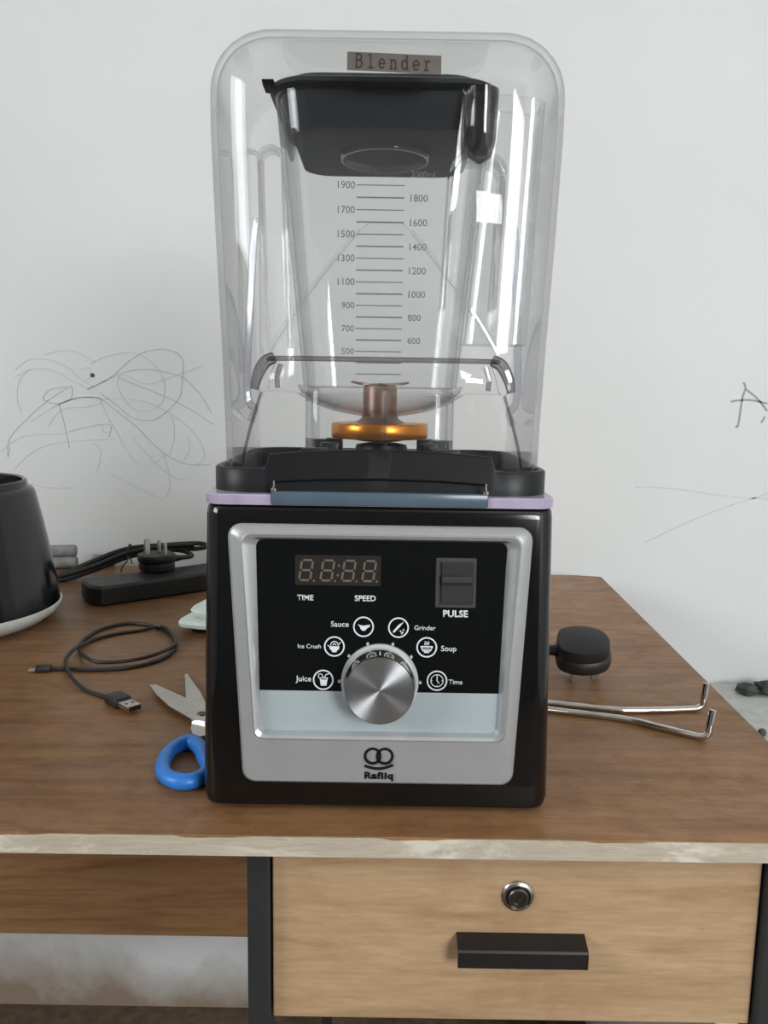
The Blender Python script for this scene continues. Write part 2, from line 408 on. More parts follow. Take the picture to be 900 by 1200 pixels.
def marks(name, paths, width, mat, label):
    bm = BM()
    for p in paths: stroke(bm, [(q.x, q.y) for q in spline([(a, b, 0) for a, b in p], 6)], width, 0, .0006)
    M = Matrix(((1, 0, 0, 0), (0, 0, -1, WY), (0, 1, 0, 0), (0, 0, 0, 1)))
    return finish(name, bm, mat, wall_back, M, smooth=0, label=label)
marks('pencil_scribble', [SCRIBBLE[i] for i in (4, 5, 6, 7, 10, 11, 12)], .0012, 'pencil', 'looping grey pencil scribble')
marks('pencil_scribble', [SCRIBBLE[i] for i in range(len(SCRIBBLE)) if i not in (4, 5, 6, 7, 10, 11, 12)], .0011, 'pencil_faint', 'faint looping pencil scribble')
marks('pencil_letter', LETTER, .003, 'pencil_dark', 'pencilled letter A')
marks('pencil_stroke', LINES, .0022, 'pencil_faint', 'two long faint pencil strokes')
bm = BM(); prism(bm, disc(-.472, .305, .0035, 10), 0, .001)
finish('nail_hole', bm, 'steel_dark', wall_back, Matrix(((1, 0, 0, 0), (0, 0, -1, WY), (0, 1, 0, 0), (0, 0, 0, 1))), label='small dark nail hole')

# ---------------------------------------------------------------- plaster ledge beside the desk with stones
tag(finish('plaster_ledge', box(BM(), .372, 2.395, .80, WY - .001, FZ, -.192, .006), 'bench_plaster', smooth=30), 'low white plastered ledge along the wall, right of the desk', 'ledge')
for i, (x, y, s, lab) in enumerate(((.598, 1.268, (.017, .016, .0085), 'dark grey stone on the ledge, nearest the desk of the stones by the wall'),
                                   (.630, 1.270, (.018, .018, .0105), 'dark grey stone on the plaster ledge, middle one of the row'),
                                   (.664, 1.268, (.019, .018, .0100), 'dark grey stone on the plaster ledge at the photo\'s right border'))):
    bm = BM(); bmesh.ops.create_icosphere(bm, subdivisions=3, radius=1)
    for v in bm.verts:
        k = 1 + .16 * math.sin(5 * v.co.x + i * 2) * math.cos(4 * v.co.y + i) + .1 * math.sin(9 * v.co.z + 3 * v.co.x)
        v.co = Vector((v.co.x * s[0] * k, v.co.y * s[1] * k, max(v.co.z, -.8) * s[2] * k))
    zmin = min(v.co.z for v in bm.verts)
    bmesh.ops.translate(bm, verts=bm.verts, vec=(x, y, -.192 - zmin))
    tag(finish('stone', bm, 'stone_dark', smooth=60), lab, 'stone', 'stones on the plaster ledge')
bm = BM(); bmesh.ops.create_icosphere(bm, subdivisions=2, radius=.006); bmesh.ops.translate(bm, verts=bm.verts, vec=(.545, 1.10, -.1865))
tag(finish('pebble', bm, 'stone_dark'), 'tiny dark pebble alone on the plaster ledge in front of the stones', 'pebble')

# ---------------------------------------------------------------- desk
desk = thing('desk', (-.3, .89, FZ), 'brown wooden desk with chipped pale edge and one locking drawer', 'desk')
TOP = [(-1.02, .4872), (.3224, .4915), (.3481, 1.2635), (.31, 1.272), (-1.02, 1.302)]
bm = BM()
loft(bm, [[(x, y, -.0136) for x, y in TOP], [(x, y, 0) for x, y in TOP]])
bmesh.ops.bevel(bm, geom=[e for e in bm.edges if all(v.co.z > -.001 for v in e.verts)], offset=.0008, segments=1, affect='EDGES')
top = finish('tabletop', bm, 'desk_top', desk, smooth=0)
bm = BM(); ed = []
N = 150
lo, hi = [], []
for i in range(N + 1):
    x = -1.02 + 1.3424 * i / N; y = .4872 + .0043 * i / N
    ch = max(0, math.sin(x * 71) * math.sin(x * 23 + 1) + .35 * math.sin(x * 190)) * .0016
    hi.append((x, y, -.0004 - ch)); lo.append((x, y, -.0136))
loft(bm, [lo, hi, [(x, y - .0012, z - .0004) for x, y, z in hi], [(x, y - .0012, z) for x, y, z in lo], lo], False)
finish('edge_band', bm, 'edge_band', top, smooth=0, label='chipped off-white edge strip')
for nm, x0, x1, y0, y1 in (('leg', -.0885, -.0735, .503, .528), ('leg', .2625, .2775, .503, .528), ('leg', -.0885, -.0735, 1.19, 1.215), ('leg', .2625, .2775, 1.19, 1.215), ('leg', -.99, -.975, .503, .528), ('leg', -.99, -.975, 1.19, 1.215)):
    finish(nm, box(BM(), x0, x1, y0, y1, FZ, -.0137, .0012), 'metal_black', desk, smooth=0, label='black square metal leg')
finish('back_panel', box(BM(), -.972, -.09, 1.225, 1.24, -.612, -.0137, .001), 'panel_wood', desk, smooth=0, label='brown board closing the back of the leg space')
finish('side_panel', box(BM(), -.0725, -.0665, .53, 1.19, -.16, -.0137), 'drawer_dark', desk, smooth=0)
drawer = finish('drawer', box(BM(), -.0722, .2612, .5095, .524, -.1475, -.0158, .0012), 'drawer_wood', desk, smooth=0, label='light wood drawer front')
bm = BM()
for b in ((-.062, -.055, .524, 1.1, -.14, -.03), (.244, .251, .524, 1.1, -.14, -.03), (-.055, .244, 1.093, 1.1, -.14, -.03), (-.055, .244, .524, 1.093, -.14, -.134)): box(bm, *b)
finish('drawer_box', bm, 'drawer_dark', drawer, smooth=0)
# pull: bent black strip
prof = [(.5095, -.0800), (.4965, -.0842), (.4955, -.0856), (.4955, -.0968), (.4968, -.0968), (.4968, -.0864), (.5095, -.0822)]
bm = BM(); loft(bm, [[(.0545, y, z) for y, z in prof], [(.1425, y, z) for y, z in prof]])
finish('pull', bm, 'handle_black', drawer, smooth=0, label='black bent-strip drawer pull')
bm = BM(); ML = Matrix.Translation((.0955, .5095, -.0522)) @ Matrix.Rotation(PI / 2, 4, 'X')
lathe(bm, [(.0112, 0), (.0112, .0008), (.0100, .0022), (.0086, .0026), (.0072, .0012), (.0072, .0008)], 40)
finish('lock_ring', bm, 'steel', drawer, ML, label='round chrome lock rim')
bm = BM(); lathe(bm, [(.0070, 0), (.0070, .0034), (.0062, .0042), (.0045, .0042), (.0045, .0030)], 32)
finish('lock_cylinder', bm, 'steel_dark', drawer, ML, label='dark lock cylinder')
bm = BM(); box(bm, -.001, .001, -.0036, .0036, .0028, .0034); bmesh.ops.rotate(bm, verts=bm.verts, matrix=Matrix.Rotation(R(-35), 3, 'Z'))
finish('keyhole', bm, 'keyhole', drawer, ML, smooth=0)

# ---------------------------------------------------------------- blender base
XC = -.003
bl = thing('countertop_blender', (XC, .64, 0), 'black countertop blender with clear sound hood and silver control panel', 'blender')
bm = BM()
rings = []
for z, hw, fy, by, hb in ((.003, .1160, .5265, .756, .091), (.0045, .1185, .5230, .758, .094), (.010, .1198, .5222, .76, .096), (.110, .1188, .5289, .76, .102), (.204, .1178, .5352, .76, .108), (.209, .1173, .5359, .76, .108), (.2112, .1158, .5377, .758, .107)):
    rings.append(rrect(XC, fy, by, hw, .013, z, 7, hb))
loft(bm, rings)
finish('housing', bm, 'gloss_black', bl, smooth=50)
for sx, y in ((-.085, .55), (.085, .55), (-.075, .735), (.075, .735)):
    bm = BM(); lathe(bm, [(.010, 0), (.011, .002), (.011, .0042)], 20, (XC + sx, y, 0)); finish('foot', bm, 'rubber_black', bl)
# frame of the front plane: u right, v up the face, w out of the face
sa = math.atan2(.014, .207)
FM = Matrix(((1, 0, 0, XC), (0, math.sin(sa), -math.cos(sa), .5215), (0, math.cos(sa), math.sin(sa), 0), (0, 0, 0, 1)))
mm = .001
def quad(tl, tr, br, bl_, r, n=6): return rquad([tuple(v * mm for v in p) for p in (bl_, br, tr, tl)], r * mm, n)
A0 = quad((-101.5, 199.2), (103, 199.2), (93.5, 22), (-90.5, 22), 9)
A1 = quad((-99.8, 197.6), (101.3, 197.6), (91.9, 23.6), (-88.9, 23.6), 8)
B0 = quad((-92.4, 193.8), (95.6, 193.8), (87.2, 53.2), (-82.8, 53.2), 7)
B1 = quad((-91.2, 192.6), (94.4, 192.6), (86.0, 54.4), (-81.6, 54.4), 6.4)
C1 = quad((-87.6, 190.4), (90.8, 190.4), (83.4, 56.4), (-79.6, 56.4), 6)
D0 = quad((-81.8, 188.6), (85.6, 188.6), (81.6, 58.2), (-78.4, 58.2), 5)
def ring3(o, w_): return [(u, v, w_) for u, v in o]
bm = BM(); loft(bm, [ring3(A0, -.001), ring3(A0, .0020), ring3(A1, .0042), ring3(B0, .0062)], True, False, False)
bez = finish('bezel', bm, 'satin_silver', bl, FM, smooth=35, label='silver trapezoid bezel')
bm = BM(); loft(bm, [ring3(B0, .0062), ring3(B1, .0074), ring3(C1, .0062), ring3(D0, .0006)], True, False, False)
finish('inner_rim', bm, 'bright_silver', bez, FM, smooth=35, label='bright rim round the control panel')
# panel: black glass above, silver strip below
PT = quad((-82.4, 189.2), (86.2, 189.2), (82.9, 85.6), (-79.6, 85.6), .6, 3)
tl = rquad([(-79.5 * mm, 85.6 * mm), (82.8 * mm, 85.6 * mm), (86.2 * mm, 189.2 * mm), (-82.4 * mm, 189.2 * mm)], 1.0 * mm, 4)
bm = BM(); prism(bm, tl, -.0005, .0012)
pan = finish('control_panel', bm, 'panel_glass', bl, FM, smooth=0, label='glossy black control panel')
bm = BM(); prism(bm, quad((-79.5, 85.6), (82.8, 85.6), (82.0, 57.6), (-78.8, 57.6), .8, 3), -.0005, .0012)
finish('silver_strip', bm, 'strip_silver', bl, FM, smooth=0, label='pale silver strip below the black panel')
W0, W1 = .0011, .00145
def prt(name, bm, mat='print_white', parent=None, label=None, smooth=0): return finish(name, bm, mat, parent or pan, FM, smooth=smooth, label=label)
def shift(bm, w_=W0 - .0002): bmesh.ops.translate(bm, verts=bm.verts, vec=(0, 0, w_)); return bm
def lettering(txt, width, u, v, bold, mat='print_white', parent=None, height=None):
    prt('lettering', text_bm(txt, width * mm, u * mm, v * mm, bold, W0, W1, height=height and height * mm), mat, parent, 'the word ' + txt)
lettering('TIME', 11.0, -49.0, 149.6, .02); lettering('SPEED', 14.2, -8.7, 149.7, .02); lettering('PULSE', 16.8, 52.2, 140.2, .03)
lettering('Sauce', 12.0, -25.6, 131.9, .008); lettering('Grinder', 14.4, 31.9, 130.2, .008); lettering('Ice Crush', 15.6, -46.0, 116.4, .006)
lettering('Soup', 10.4, 48.2, 115.7, .008); lettering('Juice', 10.6, -49.8, 93.4, .008); lettering('Time', 9.4, 53.2, 93.3, .008)
# display
bm = BM(); prism(bm, rquad([(-56 * mm, 158.2 * mm), (1.6 * mm, 158.2 * mm), (1.6 * mm, 178.6 * mm), (-56 * mm, 178.6 * mm)], .5 * mm, 3), .001, .0015)
disp = finish('display', bm, 'display_glass', pan, FM, smooth=0, label='dark four-digit display')
bm = BM()
def seg(u0, v0, u1, v1): stroke(bm, [(u0 * mm, v0 * mm), (u1 * mm, v1 * mm)], 1.35 * mm, .0014, .0018)
for c in (-48.6, -34.3, -20.0, -6.3):
    w2, h2, sl = 3.7, 6.8, 1.0
    X = lambda sx, vv: c + sx * w2 + sl * vv / h2
    g = .85
    for vv in (-h2, 0, h2): seg(X(-1, vv) + g, 168.3 + vv, X(1, vv) - g, 168.3 + vv)
    for sx in (-1, 1):
        for a, b in ((-h2, 0), (0, h2)): seg(X(sx, a + g), 168.3 + a + g, X(sx, b - g), 168.3 + b - g)
    prism(bm, disc((c + 5.2) * mm, 161.2 * mm, .7 * mm, 10), .0014, .0018)
for vv in (165.2, 171.6): prism(bm, disc((-27.0 + (vv - 168) * .12) * mm, vv * mm, .8 * mm, 10), .0014, .0018)
prt('digits', bm, 'segment', pan, 'unlit seven-segment digits 88:88')
# pulse switch
sw = prt('pulse_switch', box(BM(), .0384, .0656, .1443, .1781, .0008, .0022, .0004, 1), 'switch_grey', bl, 'dark grey pulse rocker switch')
pf = [(.0022, .1482), (.0030, .1482), (.0040, .1596), (.0056, .1622), (.0056, .1660), (.0034, .1664), (.0044, .1745), (.0022, .1745)]
bm = BM(); loft(bm, [[(.0424, v, w_) for w_, v in pf], [(.0624, v, w_) for w_, v in pf]])
prt('rocker', bm, 'switch_rocker', sw)
bm = BM()
for b in ((.0408, .0420, .1470, .1756), (.0628, .0636, .1470, .1756), (.0408, .0636, .1748, .1756), (.0408, .0636, .1463, .1480)): box(bm, b[0], b[1], b[2], b[3], .0020, .00235)
prt('switch_gap', bm, 'keyhole', sw)
# icons
KU, KV = 1.9, 92.8
icons = {'sauce': (-9.6, 130.3), 'grinder': (14.0, 130.1), 'ice': (-29.1, 116.5), 'soup': (33.3, 116.9), 'juice': (-36.4, 93.4), 'clock': (40.7, 94.0)}
def P(lst, c): return [((c[0] + a) * mm, (c[1] + b) * mm) for a, b in lst]
def sk(bm, lst, c, wd=.6): stroke(bm, P(lst, c), wd * mm, W0, W1)
for k, c in icons.items():
    bm = BM(); annulus(bm, c[0] * mm, c[1] * mm, 7.0 * mm, 6.05 * mm, W0, W1, 40)
    if k == 'sauce':
        prism(bm, P([(-3.9, 1.6), (-2.6, .2), (-2.0, -1.4), (-1.2, -2.0), (-1.2, -2.6), (1.4, -2.6), (1.4, -2.0), (2.4, -1.2), (3.2, .6), (4.4, 1.5), (2.4, 1.2), (0, .7), (-2, 1.1)], c), W0, W1)
        sk(bm, [(2.6, -.4), (3.9, .1), (4.2, 1.4)], c)
    elif k == 'grinder':
        prism(bm, P([(-3.9, -2.8), (-2.9, -3.6), (1.0, .6), (2.0, 2.0), (3.6, 4.2), (2.2, 3.2), (.4, 2.2), (-.4, 1.4)], c), W0, W1)
        for a, b in ((1.4, -2.4), (2.9, -3.0), (3.4, -1.4), (2.2, -3.9)): prism(bm, disc((c[0] + a) * mm, (c[1] + b) * mm, .55 * mm, 8), W0, W1)
    elif k == 'ice':
        prism(bm, P([(-3.6, .2), (3.6, .2), (3.0, -1.8), (1.6, -3.0), (1.6, -3.9), (-1.6, -3.9), (-1.6, -3.0), (-3.0, -1.8)], c), W0, W1)
        sk(bm, [(-2.6, .6), (-2.3, 2.2), (-.8, 3.4), (.9, 3.4), (2.3, 2.2), (2.6, .6)], c); sk(bm, [(-1.2, .8), (0, 2.2), (1.2, .8)], c); sk(bm, [(2.4, .6), (4.2, 3.0)], c); sk(bm, [(-4.6, .8), (-3.6, .2)], c)
    elif k == 'soup':
        sk(bm, [(-4.2, .4), (4.2, .4)], c, .9); sk(bm, [(-3.7, .2), (-2.6, -2.4), (2.6, -2.4), (3.7, .2)], c, .8); sk(bm, [(-1.7, -3.4), (1.7, -3.4)], c, .9); sk(bm, [(-2.4, -1.0), (-1, -1.4), (.6, -1.0), (2.4, -1.4)], c)
        for a in (-1.2, 0, 1.2): sk(bm, [(a, 1.5), (a - .3, 2.4), (a + .3, 3.2), (a, 4.0)], c, .55)
    elif k == 'juice':
        sk(bm, [(-2.1, 1.2), (-1.3, -3.8), (1.9, -3.8), (2.7, 1.2)], c, .7); prism(bm, P([(-1.6, .2), (2.2, .2), (1.6, -3.4), (-1.0, -3.4)], c), W0, W1)
        sk(bm, [(-2.6, 1.3), (3.2, 1.3)], c, .7); sk(bm, [(.6, 1.3), (1.8, 3.6), (3.8, 4.2)], c); annulus(bm, (c[0] - 1.9) * mm, (c[1] + 2.6) * mm, 1.7 * mm, 1.2 * mm, W0, W1, 20)
    else:
        annulus(bm, c[0] * mm, c[1] * mm, 4.4 * mm, 3.9 * mm, W0, W1, 30); sk(bm, [(0, 3.0), (0, 0), (1.5, -1.9)], c, .6)
        for a in (0, 90, 180, 270): sk(bm, [(3.9 * math.cos(R(a)), 3.9 * math.sin(R(a))), (3.1 * math.cos(R(a)), 3.1 * math.sin(R(a)))], c, .5)
    prt(k + '_icon', bm, 'print_white', pan, 'white round %s icon' % k)
# logo on the bezel
BW = .0063
def onbez(v): return .0042 + .0020 * min(1, max(0, (v - 23.6) / 29.6))
bm = BM()
for cu_ in (-2.0, 6.2): annulus(bm, cu_ * mm, 42.6 * mm, 6.0 * mm, 4.3 * mm, onbez(42.6) - .0005, onbez(42.6) + .0008, 40)
stroke(bm, [((-7.4 + 19.2 * q / 16) * mm, (35.6 - 2.3 * math.sin(PI * q / 16) + .05 * q) * mm) for q in range(17)], 1.7 * mm, onbez(36) - .0005, onbez(36) + .0008)
prt('logo', bm, 'print_black', bez, 'black emblem of two linked rings over a curved stroke')
prt('lettering', text_bm('Rafiiq', 19.6 * mm, 2.3 * mm, 28.0 * mm, .045, onbez(26) - .0005, onbez(29) + .0005, height=6.4 * mm, space=1.12), 'print_black', bez, 'the word Rafiiq')
# knob
bm = BM(); L = []
annulus(bm, KU * mm, KV * mm, 26.2 * mm, 20 * mm, .001, .0036, 64)
for a in (180, 140, 108, 72, 40, 0):
    prism(bm, disc((KU + 27.4 * math.cos(R(a))) * mm, (KV + 27.4 * math.sin(R(a))) * mm, .95 * mm, 12), .001, .0030)
prt('dial_ring', bm, 'ring_white', bl, 'pale ring with six dots round the knob', 40)
KM = FM @ Matrix.Translation((KU * mm, (KV - .4) * mm, .0012))
bm = BM(); lathe(bm, [(.0243, 0), (.0243, .003), (.0236, .0040), (.0230, .0186), (.0226, .0196)], 72, cap1=False)
knob = finish('knob', bm, 'chrome', bl, label='polished metal knob', local=KM, smooth=40)
bm = BM(); lathe(bm, [(.0222, .0196), (.0222, .0201), (.012, .0201), (.004, .0201), (.0004, .0201)], 96)
face = finish('knob_face', bm, 'brushed_face', None, smooth=0, label='radially brushed knob face'); face.parent = knob
bm = BM(); box(bm, -.0004, .0004, .0225, .0238, .010, .0165); pt = finish('pointer', bm, 'print_white', None, smooth=0); pt.parent = knob

# deck: clear tinted plate, front bar, rubber collar
Z0, Z1 = .2112, .2182
bm = BM(); loft(bm, [rrect(XC, .5345, .765, .1180, .014, Z0, 8), rrect(XC, .5345, .765, .1180, .014, Z1 - .001, 8), rrect(XC, .5355, .764, .117, .013, Z1, 8)])
plate = finish('deck_plate', bm, 'clear_plate', bl, smooth=40, label='violet-tinted clear deck plate')
bm = BM(); loft(bm, [rrect(XC, .5420, .757, .110, .012, Z0, 6), rrect(XC, .5420, .757, .110, .012, Z0 + .0008, 6)])
finish('deck_underlay', bm, 'rubber_black', plate, smooth=0)
bm = BM(); box(bm, XC - .0722, XC + .0722, .5325, .5400, .2116, .2206, .0012, 2)
bar = finish('latch_bar', bm, 'clear_bar', bl, label='blue-grey clear latch bar')
for sx in (-1, 1):
    bm = BM(); lathe(bm, [(.0022, .2206), (.0022, .2222), (.0007, .2235), (.0006, .2275)], 10, (XC + sx * .0705, .5352, 0)); finish('pin', bm, 'steel', bar)
def collar_ring(z_side, z_mid, inset, n=9):
    pts = rrect(XC, .5440 + inset, .757 - inset, .1165 - inset, .030 - inset, 0, 10)
    return pts
def dens(pts, m=24):
    """split the straight front edge so that it can rise in the middle"""
    out = []; n = len(pts)
    for i in range(n):
        a, b = Vector(pts[i]), Vector(pts[(i + 1) % n])
        k = m if (b - a).length > .05 else 1
        for j in range(k): out.append(tuple(a.lerp(b, j / k)))
    return out
def zc(x, y):
    d = abs(x - XC)
    if y < .56 and d < .0775: return .2482 - .0040 * (d / .0775) ** 2
    return .2345
def coll(inset, f): return [(x, y, f(x, y)) for x, y, z in dens(rrect(XC, .5440 + inset, .757 - inset, .1165 - inset, .030 - inset, 0, 10), 60)]
bm = BM()
loft(bm, [coll(.0, lambda x, y: Z1), coll(.0, lambda x, y: zc(x, y) - .0012), coll(.0012, zc), coll(.0042, zc), coll(.0052, lambda x, y: zc(x, y) - .001), coll(.0056, lambda x, y: Z1)], True, False, False)
finish('collar', bm, 'rubber_black', bl, smooth=45, label='black rubber collar')
bm = BM()
prof = [(-.0725, .2265), (-.04, .2285), (0, .2292), (.04, .2285), (.0725, .2265)]
loft(bm, [[(XC + x, .5436, z + dz) for x, z in prof] for dz in (0,)] + [[(XC + x, .5420, z - .0006) for x, z in prof]] + [[(XC + x, .5436, z - .0016) for x, z in prof]], False)
finish('collar_lip', bm, 'rubber_black', bl)
bm = BM(); loft(bm, [rrect(XC, .588, .712, .062, .014, Z1, 8), rrect(XC, .588, .712, .062, .014, .2350, 8), rrect(XC, .590, .710, .060, .012, .2370, 8)])
pad = finish('jar_pad', bm, 'rubber_black', bl, smooth=40, label='black rubber jar seat')
for sx in (-1, 1):
    for yy in (.594, .706):
        finish('locating_block', box(BM(), XC + sx * .048 - .010, XC + sx * .048 + .010, yy - .006, yy + .006, .2368, .2455, .001), 'rubber_black', pad)
bm = BM(); lathe(bm, [(.022, .2368), (.020, .2450), (.012, .2465)], 24, (XC, .65, 0)); finish('drive_hub', bm, 'rubber_black', pad)

# sound hood
HT, TR = .5245, .040
def hood_hw(z):
    pts = ((.219, .1125), (.26, .1130), (.32, .1150), (.40, .1185), (.46, .1205), (.54, .1205))
    for (a, p), (b, q) in zip(pts, pts[1:]):
        if z <= b: return p + (q - p) * (z - a) / (b - a)
    return pts[-1][1]
def hood_rings(off):
    out = []
    zs = [.2186, .24, .26, .28, .30, .32, .34, .36, .38, .40, .42, .44, .46, .48, HT - TR]
    for z in zs: out.append(rrect(XC + .001, .5485 + off, .752 - off, hood_hw(z) - off, .042 - off, z, 9))
    for k in range(1, 9):
        a = PI / 2 * k / 8; r = TR - off
        ins = off + r * (1 - math.cos(a)); z = HT - TR + r * math.sin(a)
        out.append(rrect(XC + .001, .5485 + ins, .752 - ins, hood_hw(z) - ins, max(.042 - ins * .9, .009), z, 9))
    return out
bm = BM()
o_, i_ = hood_rings(0), hood_rings(.0042)
ro = loft(bm, o_, True, False, True); ri = loft(bm, i_, True, False, True)
n = len(ro[0])
for k in range(n): bm.faces.new((ro[0][k], ro[0][(k + 1) % n], ri[0][(k + 1) % n], ri[0][k]))
hood = finish('hood', bm, 'clear_hood', bl, smooth=60, label='tall clear plastic sound hood')
# moulded nose and lifting lip on the hood front
def nose_ring(z, hw, p, y0=.5480, m=28, ex=.55, ey=.7):
    out = []
    for k in range(m + 1):
        a = PI - PI * k / m
        c, s = math.cos(a), math.sin(a)
        out.append((XC + .001 + hw * math.copysign(abs(c) ** ex, c), y0 - p * abs(s) ** ey, z))
    return out
bm = BM()
loft(bm, [nose_ring(z, hw, p) for z, hw, p in ((.396, .006, .000), (.3955, .011, .0012), (.391, .016, .0035), (.380, .026, .0075), (.360, .042, .0125), (.335, .060, .0170), (.315, .0735, .0195), (.3085, .0775, .0205))], False)
finish('front_nose', bm, 'clear_visor', hood, smooth=60, label='clear moulded nose rising to a point')
bm = BM()
loft(bm, [nose_ring(z, hw, p, ex=.5, ey=.55) for z, hw, p in ((.3085, .0735, .0205), (.3075, .0755, .0230), (.3040, .0785, .0262), (.2960, .0815, .0282), (.2880, .0828, .0285), (.2858, .0820, .0270), (.2865, .0785, .0235), (.2890, .0765, .0225), (.2985, .0745, .0215), (.3040, .0720, .0205))], False)
finish('lifting_lip', bm, 'clear_visor', hood, smooth=60, label='thick clear lifting lip')
bm = BM(); tube(bm, [(x, y, .3072) for x, y, z in nose_ring(0, .0758, .0232, ex=.5, ey=.55)][1:-1], .0016, 8); finish('lip_edge', bm, 'clear_lip', hood)
for sx in (-1, 1):
    pth = spline([(XC + .001 + sx * .0700, .5300, .3078), (XC + .001 + sx * .0760, .5285, .3045), (XC + .001 + sx * .0805, .5270, .2960), (XC + .001 + sx * .0825, .5265, .2872)], 5)
    bm = BM(); tube(bm, pth, .0026, 8, rads=[.0024 + .0016 * math.sin(PI * min(1, .25 + .75 * k / (len(pth) - 1))) for k in range(len(pth))]); finish('lip_end', bm, 'clear_lip', hood)
    bm = BM(); tube(bm, [(XC + .001 + sx * .0655, .5262, .3035), (XC + .001 + sx * .0680, .5258, .2955), (XC + .001 + sx * .0675, .5262, .2885)], .0016, 8); finish('lip_rib', bm, 'clear_lip', hood)
bm = BM()
loft(bm, [nose_ring(z, hw, p, ex=.45, ey=.6) for z, hw, p in ((.2865, .0790, .0120), (.2700, .0845, .0100), (.2550, .0890, .0080), (.2400, .0930, .0060), (.2340, .0940, .0050))], False)
finish('apron', bm, 'clear_visor', hood, smooth=60, label='clear flared panel under the lip')
for sx in (-1, 1):
    bm = BM(); tube(bm, [tuple(q) for q in spline([(XC + .001 + sx * .0800, .5390, .2855), (XC + .001 + sx * .0868, .5405, .2650), (XC + .001 + sx * .0915, .5420, .2480), (XC + .001 + sx * .0935, .5430, .2375)], 5)], .0011, 8); finish('apron_edge', bm, 'clear_lip', hood)
bm = BM(); tube(bm, [(XC + .003, .5366, .2850), (XC + .003, .5390, .2440)], .0011, 6); finish('mould_seam', bm, 'clear_rib', hood)
for sx in (-1, 1):
    pth = spline([(XC + .001 + sx * .017, .5438, .3895), (XC + .001 + sx * .030, .5400, .374), (XC + .001 + sx * .046, .5390, .354), (XC + .001 + sx * .062, .5385, .333), (XC + .001 + sx * .075, .5380, .312)], 6)
    bm = BM(); tube(bm, pth, .0013, 8); finish('nose_glint_ridge', bm, 'clear_jar', hood, label='clear ridge added along the nose for bright highlights')  # ridges added so the nose sides show bright highlight lines
# guide ribs and posts inside the hood
for sx in (-1, 1):
    pth = spline([(XC + sx * .0985, .652, .418), (XC + sx * .1010, .652, .405), (XC + sx * .1040, .652, .36), (XC + sx * .1075, .652, .300), (XC + sx * .1062, .652, .278), (XC + sx * .1012, .650, .272), (XC + sx * .1045, .650, .262)], 6)
    bm = BM(); tube(bm, pth, .0030, 8); finish('guide_rib', bm, 'clear_rib', hood, label='violet-tinted clear guide rib')
def arch_post(x0, x1, y0, z0, z1, depth=.010, th=.0022, lean=0.0):
    """round-topped hollow post, open at the bottom"""
    hw = (x1 - x0) / 2; cx = (x0 + x1) / 2
    def out(ins):
        w_ = hw - ins; r = min(w_, .012); top_ = z1 - ins
        p = [(cx + w_, z0)]
        for k in range(9):
            a = PI / 2 * k / 8; p.append((cx + w_ - r + r * math.cos(a), top_ - r + r * math.sin(a)))
        for k in range(9):
            a = PI / 2 + PI / 2 * k / 8; p.append((cx - w_ + r + r * math.cos(a), top_ - r + r * math.sin(a)))
        p.append((cx - w_, z0)); return p
    bm = BM()
    O, I = out(0), out(th)
    dx = lambda z: lean * (z1 - z)
    loft(bm, [[(x + dx(z), y0 + .001, z) for x, z in O], [(x + dx(z), y0, z) for x, z in out(.001)], [(x + dx(z), y0, z) for x, z in I], [(x + dx(z), y0 + depth, z) for x, z in I], [(x + dx(z), y0 + depth, z) for x, z in O], [(x + dx(z), y0 + .001, z) for x, z in O]], False)
    return bm
finish('inner_post', arch_post(-.1175, -.0985, .655, .300, .470), 'clear_visor', hood, label='round-topped clear post inside the hood')
# sticker
def hood_front(z):
    if z <= HT - TR: return .5485
    return .5485 + TR - math.sqrt(max(0, TR * TR - (z - HT + TR) ** 2))
bm = BM()
zz = [.4868, .4886, .4904, .4922, .4940, .4957, .4973, .4989]
def srow(off): return [[(x, hood_front(z + dz) - off, z + dz) for x, dz in ((-.0278, .0009), (-.009, .0004), (.012, -.0004), (.0318, -.0010))] for z in zz]
loft(bm, srow(.0006), False); finish('sticker', bm, 'sticker', hood, smooth=60, label='brown strip sticker reading Blender')
# typewriter lettering: strokes (x 0..0.7, y 0..1)
def arc(cx, cy, rx, ry, a0, a1, k=9): return [(cx + rx * math.cos(R(a0 + (a1 - a0) * i / k)), cy + ry * math.sin(R(a0 + (a1 - a0) * i / k))) for i in range(k + 1)]
GL = {'B': [[(.05, 0), (.05, 0.98)], [(-.05, .98), (.3, .98)] , arc(.3, .75, .25, .23, 90, -90), [(.05, .52), (.32, .52)], arc(.32, .26, .28, .26, 90, -90), [(-.05, 0), (.32, 0)]],
      'l': [[(.1, .98), (.33, .98), (.33, 0)], [(.05, 0), (.62, 0)]],
      'e': [[(.06, .34), (.60, .34)], arc(.33, .34, .28, .34, 0, 320)],
      'n': [[(-.02, .66), (.12, .66), (.12, 0)], [(-.04, 0), (.26, 0)], arc(.34, .44, .21, .22, 170, 0), [(.55, .44), (.55, 0)], [(.42, 0), (.68, 0)]],
      'd': [[(.38, .98), (.56, .98), (.56, 0)], [(.56, 0), (.68, 0)], arc(.31, .33, .26, .33, 0, 360, 14)],
      'r': [[(.02, .66), (.2, .66), (.2, 0)], [(.02, 0), (.44, 0)], arc(.42, .42, .22, .24, 180, 50)]}
bm = BM(); cw, chh = .0072, .0088
for i, chx in enumerate('Blender'):
    for s_ in GL[chx]:
        stroke(bm, [(x * cw * .88, y * chh) for x, y in s_], .00085, 0, .0003)
        bm.verts.ensure_lookup_table()
    for v in bm.verts:
        if not v.tag:
            v.tag = True
            x = -.0222 + i * cw + v.co.x; z = .4890 + v.co.y - .032 * x
            v.co = Vector((x, hood_front(z) - .0007 - v.co.z, z))
finish('sticker_lettering', bm, 'sticker_print', hood, smooth=0, label='typewriter word Blender')

